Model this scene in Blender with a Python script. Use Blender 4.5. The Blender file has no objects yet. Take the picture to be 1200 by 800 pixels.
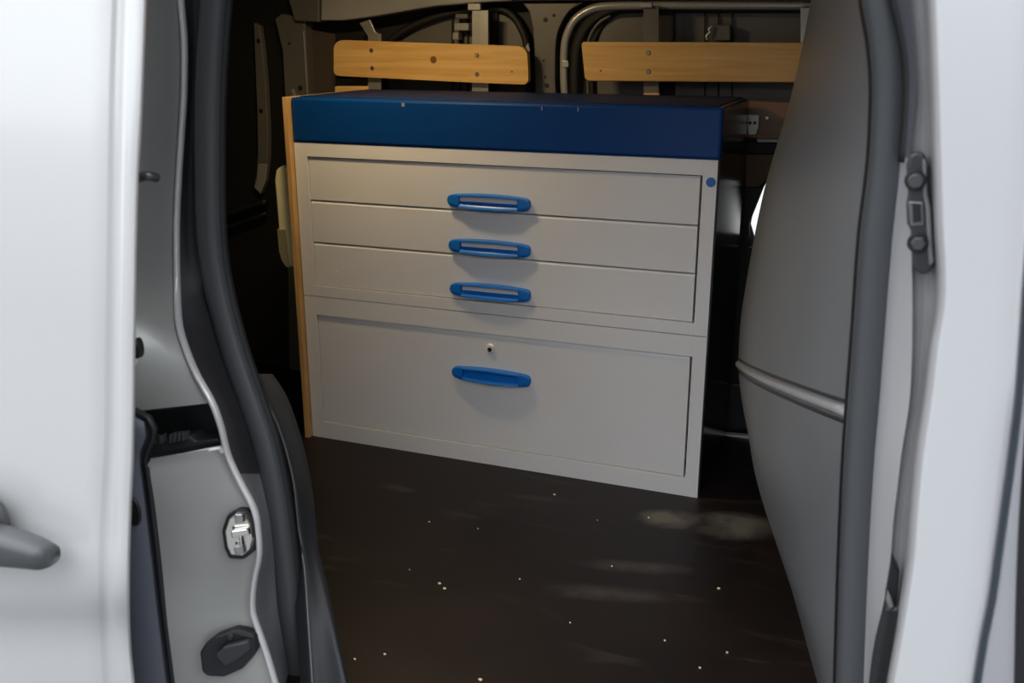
import bpy, bmesh, math, random
from mathutils import Vector, Matrix
random.seed(4)
C = bpy.context.scene.collection
sc = bpy.context.scene

# ---------------------------------------------------------------- camera
F_PX = 1143.0; PITCH = math.radians(17.3); YAW = math.radians(21.0); CAM_H = 0.985
cd = bpy.data.cameras.new('camera'); cam = bpy.data.objects.new('camera', cd); C.objects.link(cam)
cam.location = (0, 0, CAM_H); cam.rotation_euler = (math.radians(90) - PITCH, 0, YAW)
cd.sensor_width = 36; cd.lens = F_PX / 1200 * 36; cd.clip_start = 0.02
cd.dof.use_dof = True; cd.dof.focus_distance = 2.2; cd.dof.aperture_fstop = 6.3
sc.camera = cam
# ---------------------------------------------------------------- sky (bright overcast)
w = bpy.data.worlds.new('sky'); sc.world = w; w.use_nodes = True
nt = w.node_tree; bg = nt.nodes['Background']
tc = nt.nodes.new('ShaderNodeTexCoord'); sx = nt.nodes.new('ShaderNodeSeparateXYZ'); rp = nt.nodes.new('ShaderNodeValToRGB')
nt.links.new(tc.outputs['Generated'], sx.inputs[0]); nt.links.new(sx.outputs['Z'], rp.inputs[0]); nt.links.new(rp.outputs[0], bg.inputs[0])
rp.color_ramp.elements[0].color = (0.325, 0.335, 0.355, 1); rp.color_ramp.elements[1].color = (0.97, 1.0, 1.04, 1)   # CIE overcast: L = Lz (1 + 2 sin e) / 3
bg.inputs[1].default_value = 3.0
# ---------------------------------------------------------------- exposure
sc.view_settings.view_transform = 'Standard'; sc.view_settings.look = 'None'
sc.view_settings.gamma = 1; sc.view_settings.use_curve_mapping = False
sc.view_settings.exposure = 0.62
LAMP_POWER = 2.6

# ---------------------------------------------------------------- helpers
def at(x, y, Y):
    """point seen at photo pixel (x, y) and lying at depth Y into the van"""
    a = (x - 600) / F_PX; b = -(y - 400) / F_PX
    cp, sp = math.cos(PITCH), math.sin(PITCH)
    F = Vector((-math.sin(YAW) * cp, math.cos(YAW) * cp, -sp)); R = Vector((math.cos(YAW), math.sin(YAW), 0)); U = R.cross(F)
    r = F + a * R + b * U
    p = r * (Y / r.y); p.z += CAM_H
    return p
def lerp(keys):
    """smooth interpolation through (t, value) keys"""
    keys = sorted(keys)
    def f(t):
        if t <= keys[0][0]:
            (a, u), (b, v) = keys[0], keys[1]; return u + (v - u) * (t - a) / (b - a)
        if t >= keys[-1][0]:
            (a, u), (b, v) = keys[-2], keys[-1]; return v + (v - u) * (t - b) / (b - a)
        for i in range(len(keys) - 1):
            if keys[i][0] <= t <= keys[i + 1][0]:
                x0, y0 = keys[i]; x1, y1 = keys[i + 1]; h = x1 - x0; s = (t - x0) / h
                d = (y1 - y0) / h
                dm = (y0 - keys[i - 1][1]) / (x0 - keys[i - 1][0]) if i > 0 else d
                dp = (keys[i + 2][1] - y1) / (keys[i + 2][0] - x1) if i + 2 < len(keys) else d
                m0 = (dm + d) / 2 if dm * d > 0 or abs(dm) < 1e-9 else 0.25 * (dm + d)
                m1 = (dp + d) / 2 if dp * d > 0 or abs(dp) < 1e-9 else 0.25 * (dp + d)
                return ((2*s**3 - 3*s*s + 1) * y0 + (s**3 - 2*s*s + s) * h * m0 + (-2*s**3 + 3*s*s) * y1 + (s**3 - s*s) * h * m1)
    return f
def tagp(o, label=None, cat=None, group=None, kind=None):
    if label: o['label'] = label
    if cat: o['category'] = cat
    if group: o['group'] = group
    if kind: o['kind'] = kind
    return o
def empty(name, loc=(0, 0, 0)):
    o = bpy.data.objects.new(name, None); C.objects.link(o); o.location = loc; o.empty_display_size = 0.05
    bpy.context.view_layer.update()
    return o
def obj(name, bm, mat, parent=None, smooth=False, bevel=0, solid=0, label=None):
    me = bpy.data.meshes.new(name)
    bmesh.ops.recalc_face_normals(bm, faces=bm.faces[:])
    bm.to_mesh(me); bm.free()
    me.materials.append(mat)
    for p in me.polygons: p.use_smooth = smooth
    o = bpy.data.objects.new(name, me); C.objects.link(o)
    if parent is not None:
        o.parent = parent
        # vertices are written in world coordinates; parents are only translated
        q = parent; off = Vector()
        while q is not None: off += q.location; q = q.parent
        o.location = -off
    if solid:
        m = o.modifiers.new('solid', 'SOLIDIFY'); m.thickness = solid; m.offset = 0
    if bevel:
        m = o.modifiers.new('bevel', 'BEVEL'); m.width = bevel; m.segments = 2; m.limit_method = 'ANGLE'
        if smooth is False: m.harden_normals = False
    if label: o['label'] = label
    return o
def box(bm, x0, x1, y0, y1, z0, z1):
    vs = [bm.verts.new((x, y, z)) for x in (x0, x1) for y in (y0, y1) for z in (z0, z1)]
    for f in ((0,1,3,2), (4,6,7,5), (0,4,5,1), (2,3,7,6), (0,2,6,4), (1,5,7,3)):
        bm.faces.new([vs[i] for i in f])
    return vs
def prism(bm, pts, depth):
    """pts: 3D outline; depth: extrusion vector"""
    a = [bm.verts.new(p) for p in pts]; b = [bm.verts.new(Vector(p) + depth) for p in pts]
    n = len(a)
    bm.faces.new(a); bm.faces.new(b[::-1])
    for i in range(n): bm.faces.new((a[i], b[i], b[(i + 1) % n], a[(i + 1) % n]))
def grid(bm, rows, closed=False):
    V = [[bm.verts.new(p) for p in r] for r in rows]
    for i in range(len(V) - 1):
        n = len(V[i])
        for j in range(n if closed else n - 1):
            k = (j + 1) % n
            bm.faces.new((V[i][j], V[i][k], V[i + 1][k], V[i + 1][j]))
    return V
def tube(bm, path, rx, ry=None, ax=None, n=10, cyc=False):
    """rounded section swept along path; ax = fixed second axis (ry along it)"""
    ry = ry or rx; rings = []; N = len(path)
    for i, p in enumerate(path):
        a = path[(i - 1) % N] if (cyc or i > 0) else p
        b = path[(i + 1) % N] if (cyc or i < N - 1) else p
        t = (Vector(b) - Vector(a)).normalized()
        s = Vector(ax) if ax else (Vector((0, 0, 1)) if abs(t.z) < 0.9 else Vector((0, 1, 0)))
        s = (s - t * s.dot(t)).normalized(); u = t.cross(s)
        rings.append([Vector(p) + u * (rx * math.cos(2*math.pi*k/n)) + s * (ry * math.sin(2*math.pi*k/n)) for k in range(n)])
    if cyc: rings.append(rings[0])
    V = grid(bm, rings, True)
    if not cyc:
        bm.faces.new(V[0][::-1]); bm.faces.new(V[-1])
    else:
        bmesh.ops.remove_doubles(bm, verts=bm.verts[:], dist=1e-6)
def disc(bm, c, r, depth, n=20, ax='y', r2=None):
    """short cylinder with axis y (towards the camera: -depth)"""
    c = Vector(c); r2 = r if r2 is None else r2
    A = []; B = []
    for k in range(n):
        a = 2*math.pi*k/n
        if ax == 'y': d = Vector((math.cos(a), 0, math.sin(a))); e = Vector((0, -depth, 0))
        else: d = Vector((math.cos(a), math.sin(a), 0)); e = Vector((0, 0, depth))
        A.append(bm.verts.new(c + d * r)); B.append(bm.verts.new(c + e + d * r2))
    bm.faces.new(A); bm.faces.new(B[::-1])
    for k in range(n): bm.faces.new((A[k], A[(k+1) % n], B[(k+1) % n], B[k]))
def catmull(pts, m=8, cyc=False):
    pts = [Vector(p) for p in pts]; out = []; N = len(pts)
    for i in range(N if cyc else N - 1):
        p0 = pts[(i-1) % N] if (cyc or i > 0) else pts[i]; p1 = pts[i]; p2 = pts[(i+1) % N]
        p3 = pts[(i+2) % N] if (cyc or i + 2 < N) else p2
        for k in range(m):
            t = k / m
            out.append(0.5 * ((2*p1) + (p2-p0)*t + (2*p0-5*p1+4*p2-p3)*t*t + (3*p1-p0-3*p2+p3)*t**3))
    if not cyc: out.append(pts[-1])
    return out

def mat(name, col, rough=0.5, metal=0.0, noise=0.0, nscale=8, col2=None, bump=0.0, bscale=200, spec=0.5, coat=0.0, rvar=0.0, stretch=None):
    m = bpy.data.materials.new(name); m.use_nodes = True; N = m.node_tree.nodes; L = m.node_tree.links
    b = N['Principled BSDF']
    b.inputs['Base Color'].default_value = (*col, 1); b.inputs['Roughness'].default_value = rough
    b.inputs['Metallic'].default_value = metal; b.inputs['Specular IOR Level'].default_value = spec
    b.inputs['Coat Weight'].default_value = coat; b.inputs['Coat Roughness'].default_value = 0.08
    t = N.new('ShaderNodeTexCoord'); mp = N.new('ShaderNodeMapping'); L.new(t.outputs['Object'], mp.inputs[0])
    if stretch: mp.inputs['Scale'].default_value = stretch
    if noise or col2:
        n = N.new('ShaderNodeTexNoise'); n.inputs['Scale'].default_value = nscale; n.inputs['Detail'].default_value = 5
        L.new(mp.outputs[0], n.inputs['Vector'])
        r = N.new('ShaderNodeValToRGB'); L.new(n.outputs['Fac'], r.inputs[0])
        c2 = col2 or tuple(c * (1 - noise) for c in col)
        r.color_ramp.elements[0].position = 0.35; r.color_ramp.elements[1].position = 0.65
        r.color_ramp.elements[0].color = (*c2, 1); r.color_ramp.elements[1].color = (*col, 1)
        L.new(r.outputs[0], b.inputs['Base Color'])
        if rvar:
            q = N.new('ShaderNodeMapRange'); L.new(n.outputs['Fac'], q.inputs[0])
            q.inputs[3].default_value = rough - rvar; q.inputs[4].default_value = rough + rvar
            L.new(q.outputs[0], b.inputs['Roughness'])
    if bump:
        n2 = N.new('ShaderNodeTexNoise'); n2.inputs['Scale'].default_value = bscale; n2.inputs['Detail'].default_value = 3
        L.new(mp.outputs[0], n2.inputs['Vector'])
        bp = N.new('ShaderNodeBump'); bp.inputs['Strength'].default_value = bump; bp.inputs['Distance'].default_value = 0.002
        L.new(n2.outputs['Fac'], bp.inputs['Height']); L.new(bp.outputs[0], b.inputs['Normal'])
    return m
def wood_mat(name, light, dark, scale=(1.2, 14, 22)):
    m = bpy.data.materials.new(name); m.use_nodes = True; N = m.node_tree.nodes; L = m.node_tree.links
    b = N['Principled BSDF']; b.inputs['Roughness'].default_value = 0.42
    t = N.new('ShaderNodeTexCoord'); mp = N.new('ShaderNodeMapping'); mp.inputs['Scale'].default_value = scale
    L.new(t.outputs['Object'], mp.inputs[0])
    n = N.new('ShaderNodeTexNoise'); n.inputs['Scale'].default_value = 3.0; n.inputs['Detail'].default_value = 6; n.inputs['Distortion'].default_value = 0.6
    L.new(mp.outputs[0], n.inputs['Vector'])
    r = N.new('ShaderNodeValToRGB'); r.color_ramp.elements[0].position = 0.3; r.color_ramp.elements[1].position = 0.7
    r.color_ramp.elements[0].color = (*dark, 1); r.color_ramp.elements[1].color = (*light, 1)
    L.new(n.outputs['Fac'], r.inputs[0]); L.new(r.outputs[0], b.inputs['Base Color'])
    return m

M = dict(
  silver=mat('silver paint', (0.60, 0.61, 0.63), 0.33, 0.35, coat=0.4, bump=0.03, bscale=900),
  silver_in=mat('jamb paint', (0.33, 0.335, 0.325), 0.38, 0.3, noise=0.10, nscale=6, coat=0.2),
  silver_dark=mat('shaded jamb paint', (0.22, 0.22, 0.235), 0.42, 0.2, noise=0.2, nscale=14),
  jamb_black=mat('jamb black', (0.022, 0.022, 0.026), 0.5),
  groove=mat('groove paint', (0.30, 0.30, 0.31), 0.42, 0.2, noise=0.15, nscale=14),
  blue_edge=mat('blue grey panel and shade', (0.10, 0.11, 0.14), 0.5, 0.1),
  rubber=mat('rubber', (0.060, 0.065, 0.070), 0.38, bump=0.12, bscale=260),
  rubber_black=mat('black rubber', (0.008, 0.009, 0.011), 0.5),
  plastic=mat('black plastic', (0.022, 0.024, 0.027), 0.45, bump=0.1, bscale=500),
  arch=mat('dark grey trim', (0.014, 0.015, 0.018), 0.6, bump=0.15, bscale=300, noise=0.15, nscale=10),
  vinyl=mat('bulkhead vinyl', (0.165, 0.176, 0.188), 0.36, bump=0.35, bscale=420, noise=0.12, nscale=5),
  handle_grey=mat('handle grey', (0.05, 0.053, 0.057), 0.38),
  chrome=mat('chrome', (0.78, 0.77, 0.72), 0.16, 1.0, bump=0.2, bscale=60),
  steel=mat('steel', (0.5, 0.5, 0.48), 0.35, 1.0, noise=0.2, nscale=20),
  plate=mat('dark steel plate', (0.055, 0.058, 0.062), 0.4, 0.5),
  bolt=mat('bolt', (0.10, 0.105, 0.11), 0.4, 0.6),
  cab=mat('cabinet grey', (0.71, 0.70, 0.70), 0.30, noise=0.05, nscale=3, bump=0.06, bscale=350),
  drawer=mat('drawer grey', (0.71, 0.70, 0.70), 0.30, noise=0.06, nscale=3, bump=0.06, bscale=350),
  cab_in=mat('cabinet inside', (0.05, 0.05, 0.05), 0.6),
  blue=mat('cabinet blue', (0.001, 0.040, 0.185), 0.33, noise=0.08, nscale=4, spec=0.3),
  side=mat('dark side sheet', (0.012, 0.011, 0.011), 0.2, spec=0.35),
  blue_top=mat('blue top', (0.003, 0.02, 0.09), 0.6, spec=0.2, noise=0.2, nscale=10),
  hblue=mat('handle blue', (0.005, 0.15, 0.56), 0.32, spec=0.5),
  dot=mat('badge blue', (0.02, 0.12, 0.42), 0.4),
  ply_edge=wood_mat('plywood edge', (0.62, 0.38, 0.15), (0.42, 0.24, 0.09), (30, 2, 2)),
  pine=wood_mat('pine', (0.86, 0.55, 0.20), (0.68, 0.38, 0.11)),
  knot=mat('knot', (0.22, 0.09, 0.025), 0.5),
  cream=mat('cream plastic', (0.82, 0.75, 0.45), 0.4, noise=0.06, nscale=8),
  cream_dark=mat('dark cream plastic', (0.26, 0.24, 0.13), 0.45),
  body_in=mat('bare interior paint', (0.17, 0.16, 0.145), 0.42, 0.15, noise=0.22, nscale=5, bump=0.1, bscale=60),
  body_light=mat('light interior rail', (0.46, 0.45, 0.42), 0.28, 0.3, noise=0.15, nscale=6),
  body_dark=mat('dark recess', (0.012, 0.011, 0.010), 0.6),
  body_black=mat('black lining', (0.012, 0.013, 0.013), 0.55, noise=0.3, nscale=7),
  hardboard=mat('hardboard', (0.16, 0.085, 0.045), 0.6, noise=0.25, nscale=6, bump=0.1, bscale=300),
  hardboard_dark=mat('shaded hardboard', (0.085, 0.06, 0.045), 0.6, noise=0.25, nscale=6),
  alu=mat('aluminium', (0.55, 0.54, 0.50), 0.35, 0.7, noise=0.2, nscale=15),
  alu_bright=mat('bright strip', (0.8, 0.79, 0.76), 0.4, 0.2),
  white=mat('white plastic', (0.75, 0.75, 0.72), 0.35),
  brickish=mat('dull light block', (0.16, 0.155, 0.15), 0.9, noise=0.2, nscale=2),
  ground=mat('asphalt', (0.16, 0.16, 0.165), 0.9, noise=0.3, nscale=30, bump=0.4, bscale=80),
)
def floor_mat():
    m = bpy.data.materials.new('phenolic plywood floor'); m.use_nodes = True; N = m.node_tree.nodes; L = m.node_tree.links
    b = N['Principled BSDF']
    t = N.new('ShaderNodeTexCoord')
    n = N.new('ShaderNodeTexNoise'); n.inputs['Scale'].default_value = 2.6; n.inputs['Detail'].default_value = 7; n.inputs['Roughness'].default_value = 0.6
    L.new(t.outputs['Object'], n.inputs['Vector'])
    r = N.new('ShaderNodeValToRGB'); L.new(n.outputs['Fac'], r.inputs[0])
    e = r.color_ramp.elements; e[0].position = 0.36; e[0].color = (0.005, 0.0032, 0.0028, 1); e[1].position = 0.72; e[1].color = (0.015, 0.0085, 0.007, 1)
    # pale dried smears
    mp = N.new('ShaderNodeMapping'); mp.inputs['Rotation'].default_value = (0, 0, -0.35); mp.inputs['Scale'].default_value = (1.6, 7, 1)
    L.new(t.outputs['Object'], mp.inputs[0])
    n2 = N.new('ShaderNodeTexNoise'); n2.inputs['Scale'].default_value = 2.2; n2.inputs['Detail'].default_value = 8; n2.inputs['Distortion'].default_value = 0.7
    L.new(mp.outputs[0], n2.inputs['Vector'])
    r2 = N.new('ShaderNodeValToRGB'); L.new(n2.outputs['Fac'], r2.inputs[0])
    r2.color_ramp.elements[0].position = 0.60; r2.color_ramp.elements[0].color = (0, 0, 0, 1)
    r2.color_ramp.elements[1].position = 0.80; r2.color_ramp.elements[1].color = (0.6, 0.6, 0.6, 1)
    mx = N.new('ShaderNodeMixRGB'); mx.inputs[2].default_value = (0.075, 0.062, 0.055, 1)
    L.new(r2.outputs[0], mx.inputs[0]); L.new(r.outputs[0], mx.inputs[1])
    # stain by the cabinet's near corner
    def blob(prev, cx, cy, rx, ry, colr, s):
        mpp = N.new('ShaderNodeMapping'); mpp.vector_type = 'TEXTURE'
        mpp.inputs['Location'].default_value = (cx, cy, 0); mpp.inputs['Scale'].default_value = (rx, ry, 1); mpp.inputs['Rotation'].default_value = (0, 0, 0.25)
        L.new(t.outputs['Object'], mpp.inputs[0])
        g = N.new('ShaderNodeTexGradient'); g.gradient_type = 'SPHERICAL'; L.new(mpp.outputs[0], g.inputs[0])
        nn = N.new('ShaderNodeTexNoise'); nn.inputs['Scale'].default_value = 22; nn.inputs['Detail'].default_value = 5; L.new(t.outputs['Object'], nn.inputs['Vector'])
        ma = N.new('ShaderNodeMath'); ma.operation = 'MULTIPLY'; L.new(g.outputs['Fac'], ma.inputs[0]); L.new(nn.outputs['Fac'], ma.inputs[1])
        rr = N.new('ShaderNodeValToRGB'); L.new(ma.outputs[0], rr.inputs[0])
        rr.color_ramp.elements[0].position = 0.10; rr.color_ramp.elements[0].color = (0,0,0,1); rr.color_ramp.elements[1].position = 0.42; rr.color_ramp.elements[1].color = (s,s,s,1)
        x = N.new('ShaderNodeMixRGB'); L.new(rr.outputs[0], x.inputs[0]); L.new(prev, x.inputs[1]); x.inputs[2].default_value = (*colr, 1)
        return x.outputs[0]
    c = mx.outputs[0]
    c = blob(c, -0.22, 1.90, 0.13, 0.09, (0.13, 0.12, 0.105), 0.8)
    c = blob(c, -0.36, 1.88, 0.10, 0.06, (0.16, 0.14, 0.12), 0.7)
    c = blob(c, -0.40, 1.55, 0.18, 0.04, (0.07, 0.055, 0.05), 0.6)
    c = blob(c, -0.38, 1.66, 0.15, 0.035, (0.07, 0.055, 0.05), 0.6)
    L.new(c, b.inputs['Base Color'])
    q = N.new('ShaderNodeMapRange'); L.new(n.outputs['Fac'], q.inputs[0]); q.inputs[3].default_value = 0.34; q.inputs[4].default_value = 0.55
    L.new(q.outputs[0], b.inputs['Roughness']); b.inputs['Specular IOR Level'].default_value = 0.25
    n3 = N.new('ShaderNodeTexNoise'); n3.inputs['Scale'].default_value = 260; L.new(t.outputs['Object'], n3.inputs['Vector'])
    bp = N.new('ShaderNodeBump'); bp.inputs['Strength'].default_value = 0.2; bp.inputs['Distance'].default_value = 0.001
    L.new(n3.outputs['Fac'], bp.inputs['Height']); L.new(bp.outputs[0], b.inputs['Normal'])
    return m
M['floor'] = floor_mat()

# ================================================================ SETTING
ROOF = 1.27
bm = bmesh.new(); box(bm, -30, 30, -30, 30, -0.60, -0.55)
tagp(obj('ground', bm, M['ground']), kind='structure')
bm = bmesh.new(); box(bm, -6, 8, 5.5, 5.6, -0.55, 2.6)
tagp(obj('wall_white_backdrop', bm, M['white']), kind='structure')  # added white wall, makes the cab window slit look bright
bm = bmesh.new(); box(bm, -14, 3.3, -7.3, -7.0, -0.55, 2.3); box(bm, 3.0, 3.3, -7.0, -0.6, -0.55, 3.8)
tagp(obj('wall_light_block', bm, M['brickish']), kind='structure')  # unseen L-shaped wall, added to block low sky and light from the right
bm = bmesh.new(); box(bm, -1.98, 0.30, 1.02, 2.52, -0.03, 0.0)
tagp(obj('floor', bm, M['floor']), kind='structure')
bm = bmesh.new(); box(bm, -2.02, 1.2, 1.02, 2.56, ROOF, ROOF + 0.03)
ceiling = tagp(obj('ceiling', bm, M['body_light']), kind='structure')
bm = bmesh.new(); box(bm, -1.99, -1.96, 1.02, 2.54, -0.03, ROOF)
wall_rear = tagp(obj('wall_rear', bm, M['body_black']), kind='structure')
# underbody sill below the opening and header above it
bm = bmesh.new(); box(bm, -2.02, 0.45, 0.99, 1.03, -0.38, -0.06)
box(bm, -2.02, 0.45, 0.97, 1.03, 1.235, ROOF + 0.03); box(bm, -2.02, -0.93, 0.97, 1.0, -0.38, 1.24)
wall_right = tagp(obj('wall_right', bm, M['silver'], bevel=0.004), kind='structure')

# far wall: outer skin at Y 2.50, with a small cab window seen past the bulkhead's edge
YS = 2.50
bm = bmesh.new()
hole = [at(899, 212, YS), at(904, 214, YS), at(893, 274, YS), at(884, 276, YS), at(880, 262, YS), at(884, 240, YS)]
orc = [Vector((-2.0, YS, ROOF)), Vector((1.1, YS, ROOF)), Vector((1.1, YS, -0.2)), Vector((-2.0, YS, -0.2))]
ed = []
for lp0 in (hole, orc):
    v = [bm.verts.new(p) for p in lp0]; ed += [bm.edges.new((v[k], v[(k + 1) % len(v)])) for k in range(len(v))]
bmesh.ops.triangle_fill(bm, use_beauty=True, use_dissolve=False, edges=ed)
wall = tagp(obj('wall_left', bm, M['body_in'], solid=0.004), kind='structure')

def wbox(name, m, x0, y0, x1, y1, Y, d=0.01, bev=0.0015, par=None, label=None):
    """box on the far wall covering photo rectangle (x0,y0)-(x1,y1), front face at depth Y"""
    a = at(x0, y0, Y); b = at(x1, y0, Y); c = at(x1, y1, Y); e = at(x0, y1, Y)
    bm = bmesh.new(); prism(bm, [a, b, c, e], Vector((0, d, 0)))
    return obj(name, bm, m, par or wall, bevel=bev, label=label)
def wpoly(name, m, pts, Y, d=0.01, bev=0.0015, par=None, smooth=False, label=None):
    bm = bmesh.new(); prism(bm, [at(x, y, Y) for x, y in pts], Vector((0, d, 0)))
    return obj(name, bm, m, par or wall, bevel=bev, label=label)
def wstrip(name, m, pts, wpx, Y, ry=0.008, par=None, flat=True, label=None, s=6):
    """pressed rib following photo points on the far wall, half width in metres"""
    bm = bmesh.new(); tube(bm, catmull([at(x, y, Y) for x, y in pts], s), wpx, ry, ax=(0, 1, 0), n=8)
    return obj(name, bm, m, par or wall, smooth=True, label=label)

# black foam/sealant rings of the two window blanks
wpoly('window_recess', M['body_dark'], [(368, -60), (368, 125), (626, 125), (626, -60)], 2.488, 0.006)
wpoly('window_recess', M['body_dark'], [(648, -60), (648, 125), (965, 125), (965, -60)], 2.488, 0.006)
def arc(cx, cy, rx, ry, a0, a1, n=8):
    return [(cx + rx * math.cos(math.radians(a0 + (a1-a0)*i/n)), cy - ry * math.sin(math.radians(a0 + (a1-a0)*i/n))) for i in range(n+1)]
# outer skin blanks (lighter), rounded at top
wpoly('skin_panel', M['body_in'], [(455, 118), (455, 50)] + [(462, 42), (480, 34), (500, 27), (530, 18), (553, 13)] + arc(572, 68, 46, 55, 90, 0) + [(620, 118)], 2.480, 0.004)
wpoly('skin_panel', M['body_in'], [(700, 120), (700, 60)] + arc(735, 60, 35, 45, 180, 90)[1:] + [(950, 15), (965, 15), (965, 120)], 2.480, 0.004)
# bays lower down on the right
wpoly('skin_panel', M['body_in'], [(392, 120), (392, 92), (446, 92), (446, 120)], 2.476, 0.004)
# roof side beam
wpoly('roof_beam', M['body_light'], [(376, -70), (376, 24), (402, 24), (440, 19), (480, 12), (510, 7), (560, 3), (600, 1), (600, -70)], 2.40, 0.05, 0.004, label='pale roof beam with a curved lower edge')
wpoly('roof_beam', M['body_in'], [(600, -70), (600, 1), (700, 0), (965, 1), (965, -70)], 2.41, 0.05, 0.004)
wpoly('roof_beam', M['body_in'], [(318, -70), (345, 24), (374, 26), (374, -70)], 2.41, 0.04, 0.003)
# middle post with holes
wpoly('middle_post', M['body_in'], [(612, 3), (620, 14), (624, 32), (626, 60), (628, 125), (651, 125), (651, 50), (655, 32), (664, 16), (678, 3)], 2.435, 0.03, 0.003)
for x, y, r in ((639, 23, .0055), (649, 18, .004), (637, 71, .003), (639, 90, .003), (640.5, 100, .0055)):
    bm = bmesh.new(); disc(bm, at(x, y, 2.434), r, 0.0012, 12); obj('hole_plug', bm, M['body_dark'], wall)
# pressed arch rib right of the post
wstrip('arch_rib', M['body_light'], [(663, 125), (661, 95), (661, 62), (664, 42), (674, 23), (692, 11), (714, 7), (760, 6), (860, 6), (965, 6)], 0.0105, 2.43, 0.008)
wstrip('arch_rib', M['body_in'], [(690, 125), (689, 95), (688, 60), (692, 42), (702, 27), (716, 18)], 0.0045, 2.465, 0.006)
wstrip('arch_rib', M['body_dark'], [(448, 62), (462, 44), (492, 27), (530, 15), (575, 9), (598, 16), (612, 36), (618, 60), (621, 120)], 0.010, 2.462, 0.010)
wstrip('seam_lip', M['body_in'], [(652, 125), (650, 90), (651, 50), (656, 30), (667, 12), (682, 3)], 0.002, 2.432, 0.003)
wbox('wiring_clip', M['alu'], 658, 71, 666, 79, 2.42, 0.01)
wpoly('wiring_clip', M['alu'], [(616, 54), (619, 50), (621, 60), (617, 64)], 2.45, 0.006)
# aluminium strap brackets carrying the slats
for pts in ([(553, 12), (572, 12), (572, 125), (553, 125)], [(754, 7), (772, 7), (772, 125), (754, 125)], [(938, 9), (954, 9), (954, 125), (938, 125)]):
    wpoly('slat_bracket', M['alu'] if pts[0][0] != 754 else M['body_in'], pts, 2.395, 0.008, 0.001)
wpoly('slat_bracket', M['alu'], [(421, 27), (433, 23), (440, 38), (446, 40), (446, 125), (431, 125), (431, 42), (427, 36)], 2.395, 0.008, 0.001)
wbox('bracket_foot', M['alu'], 548, 4, 563, 12, 2.39, 0.012)
wbox('bracket_foot', M['alu'], 750, 3, 764, 9, 2.385, 0.012)
for x0, x1 in ((572, 583), (773, 790)):
    wbox('bracket_shade', M['body_dark'], x0, 8, x1, 124, 2.47, 0.008)  # dark strips paint the shade beside the brackets
for x in (529, 538, 547): wbox('wire', M['body_dark'], x, 16, x + 1.6, 124, 2.472, 0.004, 0.0003)
for x in (825, 841, 857): wbox('wire', M['body_dark'], x, 14, x + 1.6, 124, 2.472, 0.004, 0.0003)
wbox('junction_block', M['body_light'], 532, 27, 549, 36, 2.44, 0.03, 0.003)
wbox('junction_block', M['body_light'], 530, 38, 537, 47, 2.44, 0.03, 0.003)
wbox('junction_block', M['body_in'], 533, 16, 548, 22, 2.44, 0.03, 0.003)
wbox('latch_block', M['body_in'], 835, 29, 856, 48, 2.44, 0.03, 0.003)
wstrip('latch_wire', M['alu'], [(829, 47), (828, 42), (832, 38), (831, 34), (835, 31)], 0.0035, 2.43, 0.003)
# rear pillar of the far wall
wpoly('rear_pillar', M['body_in'], [(322, 22), (330, 16), (357, 22), (362, 116), (420, 500), (340, 500), (334, 116), (331, 60)], 2.43, 0.05, 0.003)
wstrip('pillar_lip', M['body_light'], [(356, 36), (358, 70), (361, 118)], 0.0015, 2.428, 0.003)
for x, y, r in ((352, 103, .007), (339, 51, .004)):
    bm = bmesh.new(); disc(bm, at(x, y, 2.429), r, 0.0015, 12); obj('hole_plug', bm, M['body_dark'], wall)
wpoly('rivet_clip', M['alu'], [(340, 105), (343, 104), (346, 111), (345, 116), (342, 115)], 2.37, 0.01)
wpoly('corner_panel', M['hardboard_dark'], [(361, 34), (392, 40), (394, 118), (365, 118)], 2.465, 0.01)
# curved rear door frame with holes, lamp glint at its foot painted as a paler piece
wpoly('rear_frame', M['body_in'], [(297, 26), (304, 30), (308, 60), (311, 95), (314, 150), (314, 185), (311, 212), (305, 228), (297, 220), (300, 205), (302, 180), (301, 130), (299, 80)], 2.44, 0.02, 0.003)
wpoly('frame_glint', M['body_light'], [(302, 192), (313, 192), (311, 212), (305, 227), (298, 220), (301, 208)], 2.437, 0.006, 0.002)
for x, y in ((303, 48), (306, 130)):
    bm = bmesh.new(); disc(bm, at(x, y, 2.439), .0065, 0.0015, 12); obj('hole_plug', bm, M['body_dark'], wall)
wstrip('lower_rib', M['body_black'], [(240, 258), (270, 250), (312, 236)], 0.010, 2.44, 0.01)
wstrip('lower_rib', M['body_black'], [(240, 276), (270, 266), (312, 250)], 0.006, 2.44, 0.01)
wpoly('black_lining', M['body_black'], [(225, -60), (225, 310), (345, 310), (345, -60)], 2.462, 0.008)
# lower lining of the far wall
wpoly('black_lining', M['body_black'], [(250, 300), (250, 560), (960, 560), (960, 290), (878, 290), (878, 262), (895, 219), (826, 219), (826, 300)], 2.45, 0.01)
wpoly('lining_panel', M['hardboard'], [(873, 181), (935, 181), (935, 210), (896, 210), (890, 219), (873, 219)], 2.44, 0.01)
wbox('shadow_band', M['body_dark'], 826, 166, 940, 180, 2.445, 0.01)  # dark band paints the shadow below the ledge
wbox('lining_ledge', M['body_light'], 887, 161, 925, 167, 2.42, 0.03)
wbox('lining_rail', M['body_in'], 826, 241, 868, 247, 2.44, 0.02)
wbox('lining_joint', M['body_dark'], 871, 181, 873, 506, 2.442, 0.012, 0.0003)
wbox('lower_panel', M['plastic'], 849, 450, 905, 505, 2.43, 0.01, 0.006)
a = at(815, 507, 2.40); b = at(905, 519, 2.40)
bm = bmesh.new(); prism(bm, [at(846, 509.5, 2.385), at(912, 513.5, 2.385), at(912, 521, 2.385), at(846, 517, 2.385)], Vector((0, .02, 0)))
for v in bm.verts: v.co.z += .001
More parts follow.
